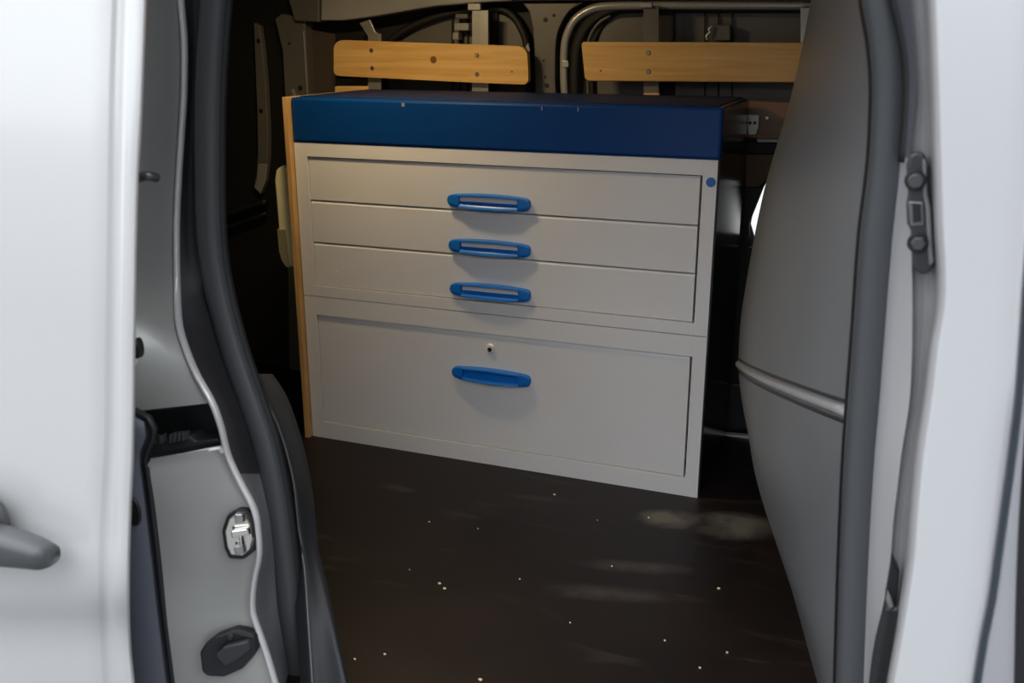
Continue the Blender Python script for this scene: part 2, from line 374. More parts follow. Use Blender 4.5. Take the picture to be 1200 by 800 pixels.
obj('floor_strip', bm, M['alu_bright'], wall, bevel=0.001, label='thin bright metal strip along the foot of the far wall')

# roof lamp of the load bay (above the frame, lights the cabinet warmly)
LP = Vector((-1.08, 1.80, ROOF))
bm = bmesh.new(); box(bm, LP.x - .07, LP.x + .07, LP.y - .035, LP.y + .035, ROOF - .018, ROOF + 0.001)
lm = bpy.data.materials.new('lamp lens'); lm.use_nodes = True
lb = lm.node_tree.nodes['Principled BSDF']; lb.inputs['Emission Color'].default_value = (1, .72, .36, 1); lb.inputs['Emission Strength'].default_value = 10
obj('roof_lamp', bm, lm, ceiling, bevel=0.004)
ld = bpy.data.lights.new('roof_lamp_light', 'AREA'); ld.shape = 'RECTANGLE'; ld.size = .13; ld.size_y = .06; ld.energy = LAMP_POWER; ld.color = (1, .74, .40)
lo = bpy.data.objects.new('roof_lamp_light', ld); C.objects.link(lo); lo.parent = ceiling; lo.location = (LP.x, LP.y, ROOF - .022)

# ================================================================ WOODEN SLATS
def slat(name, pts, Y, label, m=M['pine'], d=0.018, screws=(), knots=(), group='pine slats screwed to the far wall'):
    z = sum(at(x, y, Y).z for x, y in pts) / len(pts); x = sum(at(x, y, Y).x for x, y in pts) / len(pts)
    e = tagp(empty(name, (x, Y, z)), label, 'slat', group)
    bm = bmesh.new(); prism(bm, [at(a, b, Y) for a, b in pts], Vector((0, d, 0)))
    obj('board', bm, m, e, bevel=0.003)
    for a, b in screws:
        bm = bmesh.new(); p = at(a, b, Y); disc(bm, p, 0.0062, 0.003, 14, r2=0.004); obj('screw', bm, M['steel'], e)
    for a, b, r in knots:
        bm = bmesh.new(); p = at(a, b, Y); disc(bm, p + Vector((0, .001, 0)), r, 0.0016, 14); obj('knot', bm, M['knot'], e)
    return e
slat('wooden_slat', arc(402, 57, 11, 10, 180, 90, 5) + [(610, 54)] + arc(606, 66, 12, 12, 80, 10, 5) + [(619, 84)] + arc(613, 93, 6, 6, 0, -90, 4) + [(560, 97), (398, 89)] + arc(398, 83, 7, 6, 270, 180, 4),
     2.374, 'short pine slat with rounded ends and a dark knot, above the cabinet left half', screws=[(435, 59), (436, 80), (559, 65), (559, 87)], knots=[(508, 70, .009), (600, 84, .0025)])
slat('wooden_slat', [(681, 52), (683, 49), (965, 50), (965, 97), (690, 95), (685, 92)],
     2.374, 'long square ended pine slat running behind the black bulkhead at upper right', screws=[(760, 62), (760, 84)], knots=[(704, 83, .0025)])
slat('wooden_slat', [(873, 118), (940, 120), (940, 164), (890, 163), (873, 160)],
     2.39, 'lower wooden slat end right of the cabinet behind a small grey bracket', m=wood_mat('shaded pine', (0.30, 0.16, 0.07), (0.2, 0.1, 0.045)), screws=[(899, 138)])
slat('wooden_slat', [(392, 101), (431, 101), (431, 125), (392, 125)],
     2.39, 'small end of a low wooden slat peeping over the blue cabinet top at left')
slat('wooden_slat', [(754, 109), (773, 109), (773, 125), (754, 125)],
     2.388, 'tiny wood block peeping over the blue cabinet top below the long slat')
e = tagp(empty('wall_bracket', at(881, 146, 2.375)), 'small grey two-hole metal bracket on the lower slat right of the cabinet', 'bracket')
bm = bmesh.new(); prism(bm, [at(x, y, 2.38) for x, y in ((876, 134), (890, 135), (889, 150), (886, 158), (877, 158), (875, 146))], Vector((0, .008, 0)))
obj('bracket_plate', bm, M['alu'], e, bevel=0.0015)
for x in (879, 884.5):
    bm = bmesh.new(); disc(bm, at(x, 144, 2.379), .004, .001, 10); obj('bolt_hole', bm, M['body_dark'], e)

# ================================================================ DRAWER CABINET
CX0, CX1, CY = -1.320, -0.323, 2.0; CB = 2.36
cab = tagp(empty('drawer_cabinet', ((CX0 + CX1) / 2, 2.18, 0)), 'wide light grey metal drawer cabinet with blue top and four blue handles', 'cabinet')
def cbox(name, m, x0, x1, y0, y1, z0, z1, bev=0.0015, par=None, label=None, smooth=False):
    bm = bmesh.new(); box(bm, x0, x1, y0, y1, z0, z1); return obj(name, bm, m, par or cab, bevel=bev, label=label)
SEAM = 0.3765
OL, OR = -1.2865, -0.3545
for z0, z1, zb, zt in ((0.0, SEAM - .0009, 0.044, 0.3295), (SEAM + .0009, 0.749, 0.4045, 0.7175)):
    cbox('side_panel', M['cab'], CX0, OL, CY, CB, z0, z1, .0003)
    cbox('side_panel', M['cab'], OR + .002, CX1, CY, CB, z0, z1, .0003)
    cbox('bottom_rail', M['cab'], OL, OR + .002, CY, CB - .01, z0, zb, .0003)
    cbox('top_rail', M['cab'], OL, OR + .002, CY, CB - .01, zt, z1, .0003)
    cbox('back_panel', M['cab_in'], OL, OR, CB - .012, CB - .004, zb, zt)
# blue worktop tray with folded front
bm = bmesh.new(); box(bm, CX0 - .0005, CX1 + .004, CY - .003, CY + .03, 0.7495, 0.852); box(bm, CX0, CX1 - .0005, CY + .029, CB, 0.7495, 0.852)
obj('blue_top', bm, M['blue'], cab, bevel=0.006, smooth=False)
cbox('top_dark_face', M['blue_top'], CX0 + .012, CX1 - .010, CY + .018, CB - .006, 0.851, 0.8545, 0.001)  # darker navy sheet paints the top's dark grazing reflection
for x0, x1 in ((CX0 + .29, CX0 + .30), (CX0 + .62, CX0 + .625), (CX0 + .70, CX0 + .705)):
    cbox('top_glint', M['alu'], x0, x1 - .003, CY - .0034, CY - .0028, 0.838, 0.846, 0)  # small pale pieces imitate lamp highlights along the front edge
cbox('side_sheet', M['side'], CX1 - .0002, CX1 + .0035, CY + .006, CB - .001, 0.004, 0.847, 0.0005, label='dark glossy side sheet')
# drawers
def handle(par, cx, cz, lblue=False):
    """blue arched grip: end pads, bowed upper bar, scooped lower lip"""
    W2, H2 = 0.0985, 0.0175
    y0 = CY - 0.0005
    n = 28
    def outer(u):      # u -1..1 -> z top, z bottom, depth
        k = (1 - abs(u) ** 24) ** 0.4
        bow = 0.0055 * (1 - u * u)
        return (H2 - .005 + bow) * k + 0.0 , -(H2 - .003 + bow * .9) * k
    rows = []
    bm = bmesh.new()
    wx0, wx1 = -0.070, 0.071
    us = [-1 + 2 * i / n for i in range(n + 1)] + [-.985, -.965, .965, .985]
    us = sorted(us + [wx0 / W2, wx0 / W2 + .004, wx1 / W2, wx1 / W2 - .004])
    for u in us:
        u2 = max(-.999, min(.999, u)); zt, zb = outer(u2)
        x = cx + u * W2; inside = wx0 < u * W2 < wx1
        dep = 0.011 + 0.007 * (1 - u * u)
        wz1 = zt - .0065; wz0 = -0.002
        if inside:  # ring section: upper bar then scoop then lower lip
            sec = [(0, zt), (dep, zt - .001), (dep + .001, zt - .0045), (dep - .003, wz1), (0.003, wz1 - .0005),
                   (0.0022, wz0 + .001), (0.003, wz0), (dep * .5, wz0 - .004), (dep * .85, wz0 - .009), (dep * .95, zb + .003), (dep * .6, zb), (0, zb)]
        else:
            t = 0.8 * dep
            sec = [(0, zt), (t, zt - .001), (t + .001, zt - .0045), (t + .001, zt * .6), (t + .001, zt * .4), (t + .001, zt * .2),
                   (t + .001, 0), (t + .001, zb * .25), (t + .001, zb * .5), (t, zb * .8), (t * .7, zb), (0, zb)]
        rows.append([Vector((x, y0 - d, cz + z)) for d, z in sec])
    V = grid(bm, rows)
    bm.faces.new(V[0]); bm.faces.new(V[-1][::-1])
    h = obj('handle', bm, M['hblue'], par, smooth=True, label='blue plastic grip handle')
    m = h.modifiers.new('edge', 'EDGE_SPLIT'); m.split_angle = math.radians(40)
    # label slip / drawer metal seen inside the grip
    bm = bmesh.new(); zt = H2 - .005 + .006
    box(bm, cx + wx0 + .001, cx + wx1 - .001, y0 - .0048, y0 - .001, cz - .0015, cz + zt - .0085)
    obj('handle_inset', bm, M['cab'] if not lblue else M['hblue'], h)
    return h
GAP = .0022
def drawer(z0, z1, hx, hz, lb=False):
    x0, x1 = OL + .0018, OR - .003
    fy = CY + .0035
    bm = bmesh.new()
    # folded front: flat face with a rolled upper edge
    z1b = z1 - .006
    sec = [(fy, z0 + .0012), (fy, z1b), (fy + .003, z1 - .0018), (fy + .009, z1 - .0012), (fy + .016, z1 - .0012), (fy + .016, z0 + .0012)]
    A = [Vector((x0, y, z)) for y, z in sec]
    prism(bm, A, Vector((x1 - x0, 0, 0)))
    d = obj('drawer', bm, M['drawer'], cab, bevel=0.0008)
    bm = bmesh.new(); box(bm, x0 + .006, x1 - .006, fy + .016, CB - .03, z0 + .006, z0 + .010)
    obj('drawer_tray', bm, M['cab_in'], d)
    global CYH
    h = handle(d, hx, hz, lb)
    h.location.y += .0035
    return d
drawer(0.6135, 0.7165, -0.823, 0.636)
drawer(0.5113, 0.6135, -0.822, 0.533)
drawer(0.4050, 0.5113, -0.821, 0.431)
d4 = drawer(0.0448, 0.3295, -0.820, 0.2275, True)
bm = bmesh.new(); disc(bm, (-0.823, CY + .0036, 0.293), 0.0125, 0.004, 24, r2=.010); L1 = obj('lock', bm, M['alu_bright'], d4, label='round steel cylinder lock')
bm = bmesh.new(); disc(bm, (-0.823, CY - .0003, 0.292), 0.0055, 0.0012, 16); obj('lock_core', bm, M['body_dark'], d4)
bm = bmesh.new(); disc(bm, (-0.335, CY, 0.7045), 0.0098, 0.0015, 24); obj('badge', bm, M['dot'], cab, label='small round blue badge at the upper right corner')
for x in (OL + .004, OR - .002):
    cbox('foot_joint', M['cab_in'], x, x + .001, CY + .0001, CY + .001, 0.002, .043, 0)
cbox('rail_joint', M['cab_in'], OR + .0005, OR + .0018, CY + .0002, CY + .001, .331, SEAM - .002, 0)
# white wear scratches on drawer 3
for i in range(7):
    x = -1.265 + i * .013; z = 0.448 - i * .0022
    cbox('scratch', M['white'], x, x + random.uniform(.002, .006), CY + .0030, CY + .0038, z, z + random.uniform(.002, .006), 0)

# plywood end board
pb = tagp(empty('plywood_board', (-1.342, 2.1, 0)), 'thin upright plywood board against the left side of the cabinet', 'board')
bm = bmesh.new(); prism(bm, [Vector((-1.3345, 1.985, .0)), Vector((-1.3225, 1.985, .0)), Vector((-1.3225, 1.985, .853)), Vector((-1.3345, 1.985, .853))], Vector((0, .36, 0)))
obj('board', bm, M['ply_edge'], pb, bevel=0.0008)
for (x, y) in ((352, 368), (352, 401)):
    p = at(x, y, 2.03); bm = bmesh.new(); box(bm, -1.3420, -1.3360, 2.00, 2.01, p.z - .006, p.z + .006); obj('screw', bm, M['steel'], pb, bevel=.001)
# cream box on the board
bxp = tagp(empty('plastic_box', (-1.38, 2.06, .44)), 'cream plastic box with a dark lower corner fixed left of the plywood board', 'box')
bm = bmesh.new()
A = [(-1.3525, .688), (-1.380, .692), (-1.398, .680), (-1.404, .655), (-1.402, .50), (-1.398, .462), (-1.386, .443), (-1.3525, .440)]
prism(bm, [Vector((x * 1.08 + .126, 2.012, z)) for x, z in A], Vector((0, .10, 0))); obj('box_shell', bm, M['cream'], bxp, bevel=.005)
bm = bmesh.new(); A = [(-1.383, .535), (-1.4045, .535), (-1.4035, .48), (-1.3985, .458), (-1.387, .441), (-1.379, .441)]
prism(bm, [Vector((x * 1.08 + .126, 2.009, z)) for x, z in A], Vector((0, .006, 0))); obj('corner_cap', bm, M['cream_dark'], bxp, bevel=.001)
bm = bmesh.new(); box(bm, -1.352, -1.3368, 2.02, 2.06, .408, .434); obj('cable_gland', bm, M['cream'], bxp, bevel=.003)

# ================================================================ BULKHEAD
bk = tagp(empty('bulkhead', (-0.08, 1.7, 0)), 'curved black padded bulkhead panel with one slanting rib, right of the cabinet', 'partition')
YN, YF = 1.215, 2.15
near = lerp([(0, .030), (.155, .010), (.48, -.012), (.56, -.016), (.77, -.022), (.93, -.024), (1.02, -.040), (1.24, -.08)])
far = lerp([(0, -.190), (.059, -.204), (.196, -.236), (.285, -.262), (.40, -.270), (.50, -.262), (.714, -.230), (.80, -.208), (.891, -.186), (1.057, -.168), (1.24, -.15)])
def bpoint(u, z, off=0):
    xn, xf = near(z), far(z)
    s = min(1, max(0, (z - .02) / .15)) * min(1, max(.25, (1.25 - z) / .35))
    bulge = .036 * max(0, math.sin(math.pi * max(0, min(1, u)))) ** .8 * s
    x = xn + (xf - .012 - xn) * u - bulge - off + (.034 * ((u - .80) / .20) ** 2 if u > .80 else 0)
    y = YN + (YF - YN) * u
    return Vector((x, y, z))
def bsec(z):
    r = [bpoint(i / 22, z) for i in range(23)]
    e = r[-1]
    # rolled far edge going forward into the cab
    for a in (25, 50, 75, 100):
        t = math.radians(a); r.append(Vector((e.x + .03 * (1 - math.cos(t)), e.y + .03 * math.sin(t), z)))
    r.append(Vector((e.x + .12, e.y + .035, z)))
    return r
def ribz(u): return .537 + (.285 - .537) * u
bm = bmesh.new(); rows = []
NZ = 60
for i in range(NZ + 1):
    rows.append(bsec(1.268 * i / NZ))
grid(bm, rows)
obj('padded_panel', bm, M['vinyl'], bk, smooth=True)
bm = bmesh.new(); tube(bm, [bpoint(u / 24, ribz(u / 24), -.002) for u in range(0, 25)], 0.0075, 0.009, ax=(1, 0, 0), n=12)
obj('rib', bm, mat('rib', (0.32, 0.32, 0.33), 0.22), bk, smooth=True, label='glossy slanting horizontal rib')
for s_ in (.0135, -.0135):
    bm = bmesh.new(); tube(bm, [bpoint(u / 24, ribz(u / 24) + s_, -.002) for u in range(-1, 25)], 0.0035, 0.0035, ax=(1, 0, 0), n=8)
    obj('rib_groove', bm, M['plastic'], bk, smooth=True)
# cab side closing panel beyond
bm = bmesh.new(); box(bm, 1.08, 1.1, 1.02, 2.54, -.2, ROOF); box(bm, .30, 1.1, 1.02, 2.5, -.23, -.2); box(bm, 0.12, 1.10, 1.16, 1.19, -.2, ROOF)
tagp(obj('wall_front', bm, M['body_black']), kind='structure')

# ================================================================ REAR DOOR PILLAR (left of the opening)
PY0, PY1 = -170, 1010
def loft(name, rails, m, parent, y0=PY0, y1=PY1, n=60, solid=0.0, smooth=True, sub=1, label=None, es=None, warp=None):
    """rails: list of (px(y), Y(y)); rows sampled down the photo"""
    bm = bmesh.new(); rows = []
    for i in range(n + 1):
        y = y0 + (y1 - y0) * i / n; r = []
        P = [(fx(y), fY(y) if callable(fY) else fY) for fx, fY in rails]
        for k in range(len(P) - 1):
            for s in range(sub):
                t = s / sub; r.append(at(P[k][0] * (1-t) + P[k+1][0] * t, y + (warp(t, y) if warp else 0), P[k][1] * (1-t) + P[k+1][1] * t))
        r.append(at(P[-1][0], y, P[-1][1])); rows.append(r)
    grid(bm, rows)
    o = obj(name, bm, m, parent, smooth=smooth, solid=solid, label=label)
    if es: q = o.modifiers.new('edge', 'EDGE_SPLIT'); q.split_angle = math.radians(es)
    return o
def off(f, d): return lambda y: f(y) + d
const = lambda v: (lambda y: v)
rp_ = tagp(empty('door_pillar', (-0.87, 1.0, -.1)), 'silver rear door pillar with lock catch, black buffer and dark slot, left of the opening', 'pillar')
flange = lerp([(-170, 207), (-60, 208), (0, 210), (50, 214), (100, 214), (200, 208), (267, 205), (340, 206), (380, 208), (400, 213), (440, 229), (470, 246), (500, 257), (533, 265), (560, 277), (600, 297), (625, 301), (650, 302), (680, 296), (715, 294), (740, 302), (770, 312), (800, 321), (1010, 380)])
fY = lerp([(-170, 1.12), (330, 1.12), (400, 1.05), (470, 1.01), (540, 1.02), (800, 1.02), (1010, 1.02)])
jl = lerp([(-170, 110), (400, 110), (470, 118), (480, 160), (540, 173), (640, 186), (720, 195), (800, 205), (1010, 232)])
jY = lerp([(-170, .93), (340, .94), (400, .965), (470, .945), (540, .955), (800, .955), (1010, .955)])
# upper jamb surface, with the light upward-facing swage above the slot
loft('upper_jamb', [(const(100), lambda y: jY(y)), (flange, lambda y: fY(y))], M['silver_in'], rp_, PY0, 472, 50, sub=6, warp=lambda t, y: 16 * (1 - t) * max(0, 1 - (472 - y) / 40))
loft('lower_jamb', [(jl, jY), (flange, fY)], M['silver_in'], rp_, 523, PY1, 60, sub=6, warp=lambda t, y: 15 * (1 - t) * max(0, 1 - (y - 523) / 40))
# flange edge roll
bm = bmesh.new(); pth = [at(flange(y) + 2, y, fY(y) - .002) for y in range(PY0, PY1, 12)]; tube(bm, pth, .0038, .006, ax=(0, 1, 0), n=8)
obj('flange_edge', bm, mat('flange paint', (.55, .55, .56), .3, .3), rp_, smooth=True)
sealL = lerp([(-170, 262), (-60, 256), (0, 250), (100, 244), (200, 243), (300, 247), (350, 256), (400, 269), (450, 285), (500, 303), (550, 316), (600, 325), (700, 337), (800, 350), (1010, 372)])
inner = lambda y: sealL(y) - 5
IJ = [(off(flange, 3), fY), (lambda y: flange(y) + .5 * (inner(y) - flange(y)), lambda y: max(1.10, fY(y) + .02)), (inner, lambda y: 1.155)]
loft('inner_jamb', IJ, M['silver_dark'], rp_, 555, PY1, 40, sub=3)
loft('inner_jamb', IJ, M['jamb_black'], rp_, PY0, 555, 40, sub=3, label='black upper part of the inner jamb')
# dark slot between the two jamb faces
def sp(x, y, d=0): 
    t = (x - 118) / 130; return at(x, y, .95 + .06 * t + d)
bm = bmesh.new()
q = [(112, 474), (168, 482), (205, 478), (246, 472), (257, 495), (263, 522), (215, 530), (173, 537), (112, 543)]
f = [bm.verts.new(sp(x, y)) for x, y in q]; g = [bm.verts.new(sp(x, y) + Vector((-.035, .035, 0))) for x, y in q]
bm.faces.new(g)
for i in range(len(q)): bm.faces.new((f[i], f[(i+1) % len(q)], g[(i+1) % len(q)], g[i]))
slot = obj('slot', bm, M['rubber_black'], rp_, label='dark recessed slot for the door guide')
bm = bmesh.new(); prism(bm, [sp(x, y, .012) for x, y in ((172, 524), (190, 518), (208, 513), (222, 511), (228, 517), (255, 514), (259, 521), (215, 527), (174, 534))], Vector((0, .03, 0)))
obj('slot_roller', bm, M['plate'], rp_, bevel=.002)
for i, x in enumerate((178, 186, 198, 203, 208, 213)):
    bm = bmesh.new(); yy = 518 - (x - 172) * .14; prism(bm, [sp(x, yy - 5, .006), sp(x + 3, yy - 5.5, .006), sp(x + 3, yy + 4, .006), sp(x, yy + 5, .006)], Vector((0, .012, 0)))
    obj('roller_tooth', bm, M['bolt'], rp_, bevel=.0005)
bm = bmesh.new(); tube(bm, [sp(174, 540, -.002), sp(215, 533, -.002), sp(260, 524, -.002)], .0032, n=8); obj('slot_lip', bm, M['silver'], rp_, smooth=True)
bm = bmesh.new(); disc(bm, sp(261, 527, -.003), .004, .003, 10); obj('lip_button', bm, M['white'], rp_)
# outer quarter panel strip and black line between it and jamb
loft('quarter_panel', [(const(60), const(.955)), (lambda y: jl(y) - 12, const(.95)), (lambda y: jl(y) - 4, const(.965))], M['blue_edge'], rp_, 476, PY1, 30, sub=3)
bm = bmesh.new(); tube(bm, [at(jl(y) - 1.5, y, .957) for y in range(478, PY1, 12)], .0042, .006, ax=(0, 1, 0), n=8)
obj('joint_seal', bm, M['rubber_black'], rp_, smooth=True)
for (x, y, rx, ry) in ((155, 600, .012, .022), (158, 409, .006, .014)):
    bm = bmesh.new(); c = at(x, y, .946 if y > 500 else .962)
    pts = [c + Vector((rx * math.cos(a * math.pi / 10), 0, ry * math.sin(a * math.pi / 10))) for a in range(20)]
    prism(bm, pts, Vector((0, .012, 0))); obj('buffer_pad', bm, M['rubber_black'], rp_, bevel=.002)
# guide pin high on the jamb
bm = bmesh.new(); tube(bm, catmull([at(160, 209, .975), at(172, 206, .97), at(183, 208, .985)], 4), .0065, .006, n=10); obj('guide_pin', bm, M['bolt'], rp_, smooth=True)
# lock catch (chrome striker)
def jface(x, y, d=0):
    t = (x - jl(y)) / (flange(y) - jl(y)); return at(x, y, jY(y) + (fY(y) - jY(y)) * t + d)
cat = [(265, 604), (277, 597), (289, 599), (296, 612), (300, 632), (296, 647), (285, 656), (268, 655), (262, 643), (259, 622)]
bm = bmesh.new(); prism(bm, [jface(x, y, -.008) for x, y in cat], Vector((0, .014, 0))); st = obj('lock_catch', bm, M['rubber_black'], rp_, bevel=.003, label='oval chrome lock catch with black surround')
cin = [(279 + (x - 279) * .80, 627 + (y - 627) * .84) for x, y in cat]
bm = bmesh.new(); prism(bm, [jface(x, y, -.012) for x, y in cin], Vector((0, .006, 0))); s2 = obj('catch_plate', bm, M['chrome'], st, bevel=.002)
s2.location = (0, 0, 0)
for nm, pl in (('catch_rib', [(270, 622), (290, 619), (292, 627), (271, 631)]), ('catch_bolt', [(274, 602), (284, 602), (285, 613), (275, 614)]), ('catch_bolt', [(273, 640), (284, 638), (286, 649), (275, 651)]), ('catch_rib', [(279, 628), (283, 628), (284, 641), (280, 641)])):
    bm = bmesh.new(); prism(bm, [jface(x, y, -.018) for x, y in pl], Vector((0, .008, 0))); s3 = obj(nm, bm, M['chrome'] if 'rib' in nm else M['steel'], st, bevel=.002); s3.location = (0, 0, 0)
st_fix = [s2]
# black rubber buffer
bf = [(233, 764), (240, 754), (252, 745), (272, 738), (283, 740), (298, 745), (299, 762), (293, 772), (282, 785), (262, 794), (243, 793), (236, 788)]
bm = bmesh.new(); prism(bm, [jface(x, y, -.012) for x, y in bf], Vector((0, .018, 0))); b1 = obj('rubber_buffer', bm, M['rubber_black'], rp_, bevel=.004, label='faceted black rubber door buffer')
bm = bmesh.new(); prism(bm, [jface(x, y, -.020) for x, y in ((250, 768), (262, 757), (290, 750), (293, 762), (275, 776), (262, 782))], Vector((0, .010, 0))); b2 = obj('buffer_nose', bm, M['plastic'], b1, bevel=.004); b2.location = (0, 0, 0)
bm = bmesh.new(); disc(bm, jface(271, 745, -.013), .004, .004, 10); b3 = obj('buffer_rivet', bm, M['bolt'], b1); b3.location = (0, 0, 0)

# dark wheel arch / step trim inside the opening, left
T1 = lerp([(436, 300), (460, 308), (500, 326), (560, 343), (620, 350), (660, 356), (740, 362), (800, 366), (1010, 376)])
T2 = lerp([(436, 318), (460, 334), (490, 346), (540, 360), (580, 367), (620, 371), (640, 373), (690, 385), (760, 400), (800, 409), (1010, 450)])
wa = tagp(empty('arch_trim', at(360, 700, 1.25)), 'dark grey moulded wheel arch trim inside the opening beside the floor', 'trim')
A1 = lerp([(436, 1.20), (560, 1.19), (650, 1.165), (720, 1.12), (800, 1.075), (1010, .98)]); A2 = lerp([(436, 1.30), (560, 1.25), (640, 1.205), (700, 1.165), (760, 1.12), (800, 1.095), (1010, .99)])
loft('arch_cover', [(off(T1, -14), off(A1, .012)), (T1, A1), (off(T1, 3), off(A1, .003)), (lambda y: .5 * T1(y) + .5 * T2(y), lambda y: .55 * A1(y) + .45 * A2(y)), (off(T2, -4), off(A2, -.01)), (T2, A2), (off(T2, -5), off(A2, .10)), (off(T2, -70), off(A2, .13))], M['arch'], wa, 438, PY1, 50, sub=3)
bm = bmesh.new(); prism(bm, [at(x, 438, Y) for x, Y in ((286, 1.212), (300, 1.20), (318, 1.30), (313, 1.40), (248, 1.43))], Vector((0, 0, -.003))); obj('arch_cap', bm, M['arch'], wa)
bm = bmesh.new(); tube(bm, [at(T1(y), y, A1(y) - .001) for y in range(440, PY1, 14)], .0014, n=6); obj('trim_edge', bm, mat('trim edge', (.12, .12, .125), .35), wa, smooth=True)

# ================================================================ B PILLAR (right of the opening)
bp_ = tagp(empty('door_pillar', (0.08, 1.0, -.1)), 'bright silver middle pillar with dark grooved edge, right of the opening', 'pillar')
S1 = lerp([(-170, 985), (-110, 1000), (-50, 1012), (0, 1018), (50, 1023), (100, 1025), (150, 1024), (200, 1021), (267, 1010), (400, 1000), (467, 994), (534, 990), (650, 985), (800, 980), (1010, 974)])
S2 = lerp([(-170, 1012), (-110, 1025), (-50, 1037), (0, 1046), (33, 1054), (66, 1060), (100, 1062), (150, 1060), (200, 1056), (267, 1049), (400, 1038), (467, 1033), (534, 1027), (650, 1020), (800, 1014), (1010, 1006)])
G1 = lerp([(-170, 1050), (0, 1066), (100, 1073), (180, 1066), (230, 1064), (267, 1067), (330, 1069), (400, 1069), (467, 1066), (534, 1056), (560, 1053), (620, 1046), (650, 1044), (700, 1037), (750, 1025), (800, 1018), (1010, 1000)])
G2 = lerp([(-170, 1078), (0, 1088), (100, 1092), (200, 1095), (267, 1097), (330, 1100), (367, 1098), (400, 1092), (467, 1084), (534, 1074), (620, 1066), (650, 1064), (700, 1057), (750, 1049), (800, 1040), (1010, 1012)])
GR = lerp([(-170, 1232), (0, 1225), (200, 1212), (330, 1201), (467, 1191), (534, 1183), (600, 1174), (650, 1167), (700, 1160), (750, 1150), (800, 1142), (1010, 1108)])
IF = [(off(S1, 4), const(1.165)), (off(S2, -3), const(1.14)), (off(S2, 2), const(1.12)), (G1, const(1.06))]
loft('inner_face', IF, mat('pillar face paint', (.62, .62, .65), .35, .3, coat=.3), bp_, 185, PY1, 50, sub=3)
loft('inner_face', IF, M['blue_edge'], bp_, PY0, 185, 30, sub=3, label='upper end of the pillar inner face, painted dark as recess shade')  # recess shade put into the colour of the upper end
# groove
loft('groove', [(G1, const(1.06)), (off(G1, 3), const(1.068)), (lambda y: .4 * G1(y) + .6 * G2(y), const(1.07)), (off(G2, -3), const(1.05)), (G2, const(1.0))], M['groove'], bp_, sub=3)
loft('outer_skin', [(off(G2, -1), const(1.0)), (off(G2, 0), const(.975)), (off(G2, 3), const(.958)), (off(G2, 9), const(.950)), (off(G2, 16), const(.9495)), (off(GR, -12), const(.947)), (off(GR, -4), const(.950)), (off(GR, 0), const(.962)), (off(GR, 1), const(1.0))], M['silver'], bp_, sub=3)
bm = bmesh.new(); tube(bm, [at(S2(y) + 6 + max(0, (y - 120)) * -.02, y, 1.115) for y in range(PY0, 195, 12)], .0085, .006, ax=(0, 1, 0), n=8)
obj('recess_shade', bm, M['rubber_black'], bp_, smooth=True)  # dark strip paints the recess shade next to the seal
# latch plate with two bolts and a square hole
lp_ = [(1066, 181), (1073, 178), (1083, 180), (1087, 190), (1088, 225), (1091, 240), (1093, 290), (1096, 311), (1088, 321), (1079, 322), (1069, 314), (1067, 270), (1063, 262), (1062, 240), (1064, 228), (1062, 195)]
hole = (1068, 239, 1079, 260)
bm = bmesh.new(); prism(bm, [at(x, y, 1.043) for x, y in lp_], Vector((0, .014, 0))); pl = obj('latch_plate', bm, M['plate'], bp_, bevel=.004, label='dark latch plate with two bolts')
bm = bmesh.new(); prism(bm, [at(x, y, 1.040) for x, y in ((1081, 184), (1086, 190), (1087, 228), (1091, 245), (1093, 290), (1095, 308), (1089, 312), (1087, 290), (1085, 245), (1082, 228))], Vector((0, .006, 0))); z = obj('plate_flange', bm, mat('latch flange', (.22, .225, .23), .3, .4), pl, bevel=.002); z.location = (0, 0, 0)
for (x, y) in ((1073, 211), (1076, 284)):
    c = at(x, y, 1.043)
    bm = bmesh.new(); disc(bm, c, .0105, .003, 24); z = obj('washer', bm, M['rubber_black'], pl, bevel=.0008); z.location = (0, 0, 0)
    bm = bmesh.new(); disc(bm, c + Vector((0, -.003, 0)), .0078, .005, 6 if y > 250 else 20, r2=.007); z = obj('bolt', bm, M['bolt'], pl, bevel=.001); z.location = (0, 0, 0)
bm = bmesh.new(); prism(bm, [at(x, y, 1.041) for x, y in ((1064, 236), (1082, 237), (1083, 264), (1067, 265))], Vector((0, .004, 0))); z = obj('hole_frame', bm, mat('hole frame', (.2, .2, .21), .3, .6), pl, bevel=.001); z.location = (0, 0, 0)
bm = bmesh.new(); prism(bm, [at(x, y, 1.0405) for x, y in ((1069, 238), (1079, 239), (1080, 260), (1070, 261))], Vector((0, .002, 0))); z = obj('square_hole', bm, M['rubber_black'], pl); z.location = (0, 0, 0)
# small latch low in the groove
bm = bmesh.new(); prism(bm, [at(x, y, 1.04) for x, y in ((1045, 652), (1054, 672), (1051, 712), (1044, 716), (1037, 700))], Vector((0, .012, 0))); z = obj('hinge_pocket', bm, M['rubber_black'], bp_, bevel=.002)
bm = bmesh.new(); prism(bm, [at(x, y, 1.035) for x, y in ((1040, 690), (1044, 699), (1048, 712), (1042, 713), (1038, 703))], Vector((0, .008, 0))); obj('hinge_pin', bm, M['steel'], bp_, bevel=.001)
# tapering lower rubber in the groove
loft('groove_rubber', [(off(G1, 1), const(1.045)), (lambda y: .5 * G1(y) + .5 * G2(y), const(1.04)), (off(G2, -2), const(1.0))], M['arch'], bp_, 715, PY1, 20, sub=2)

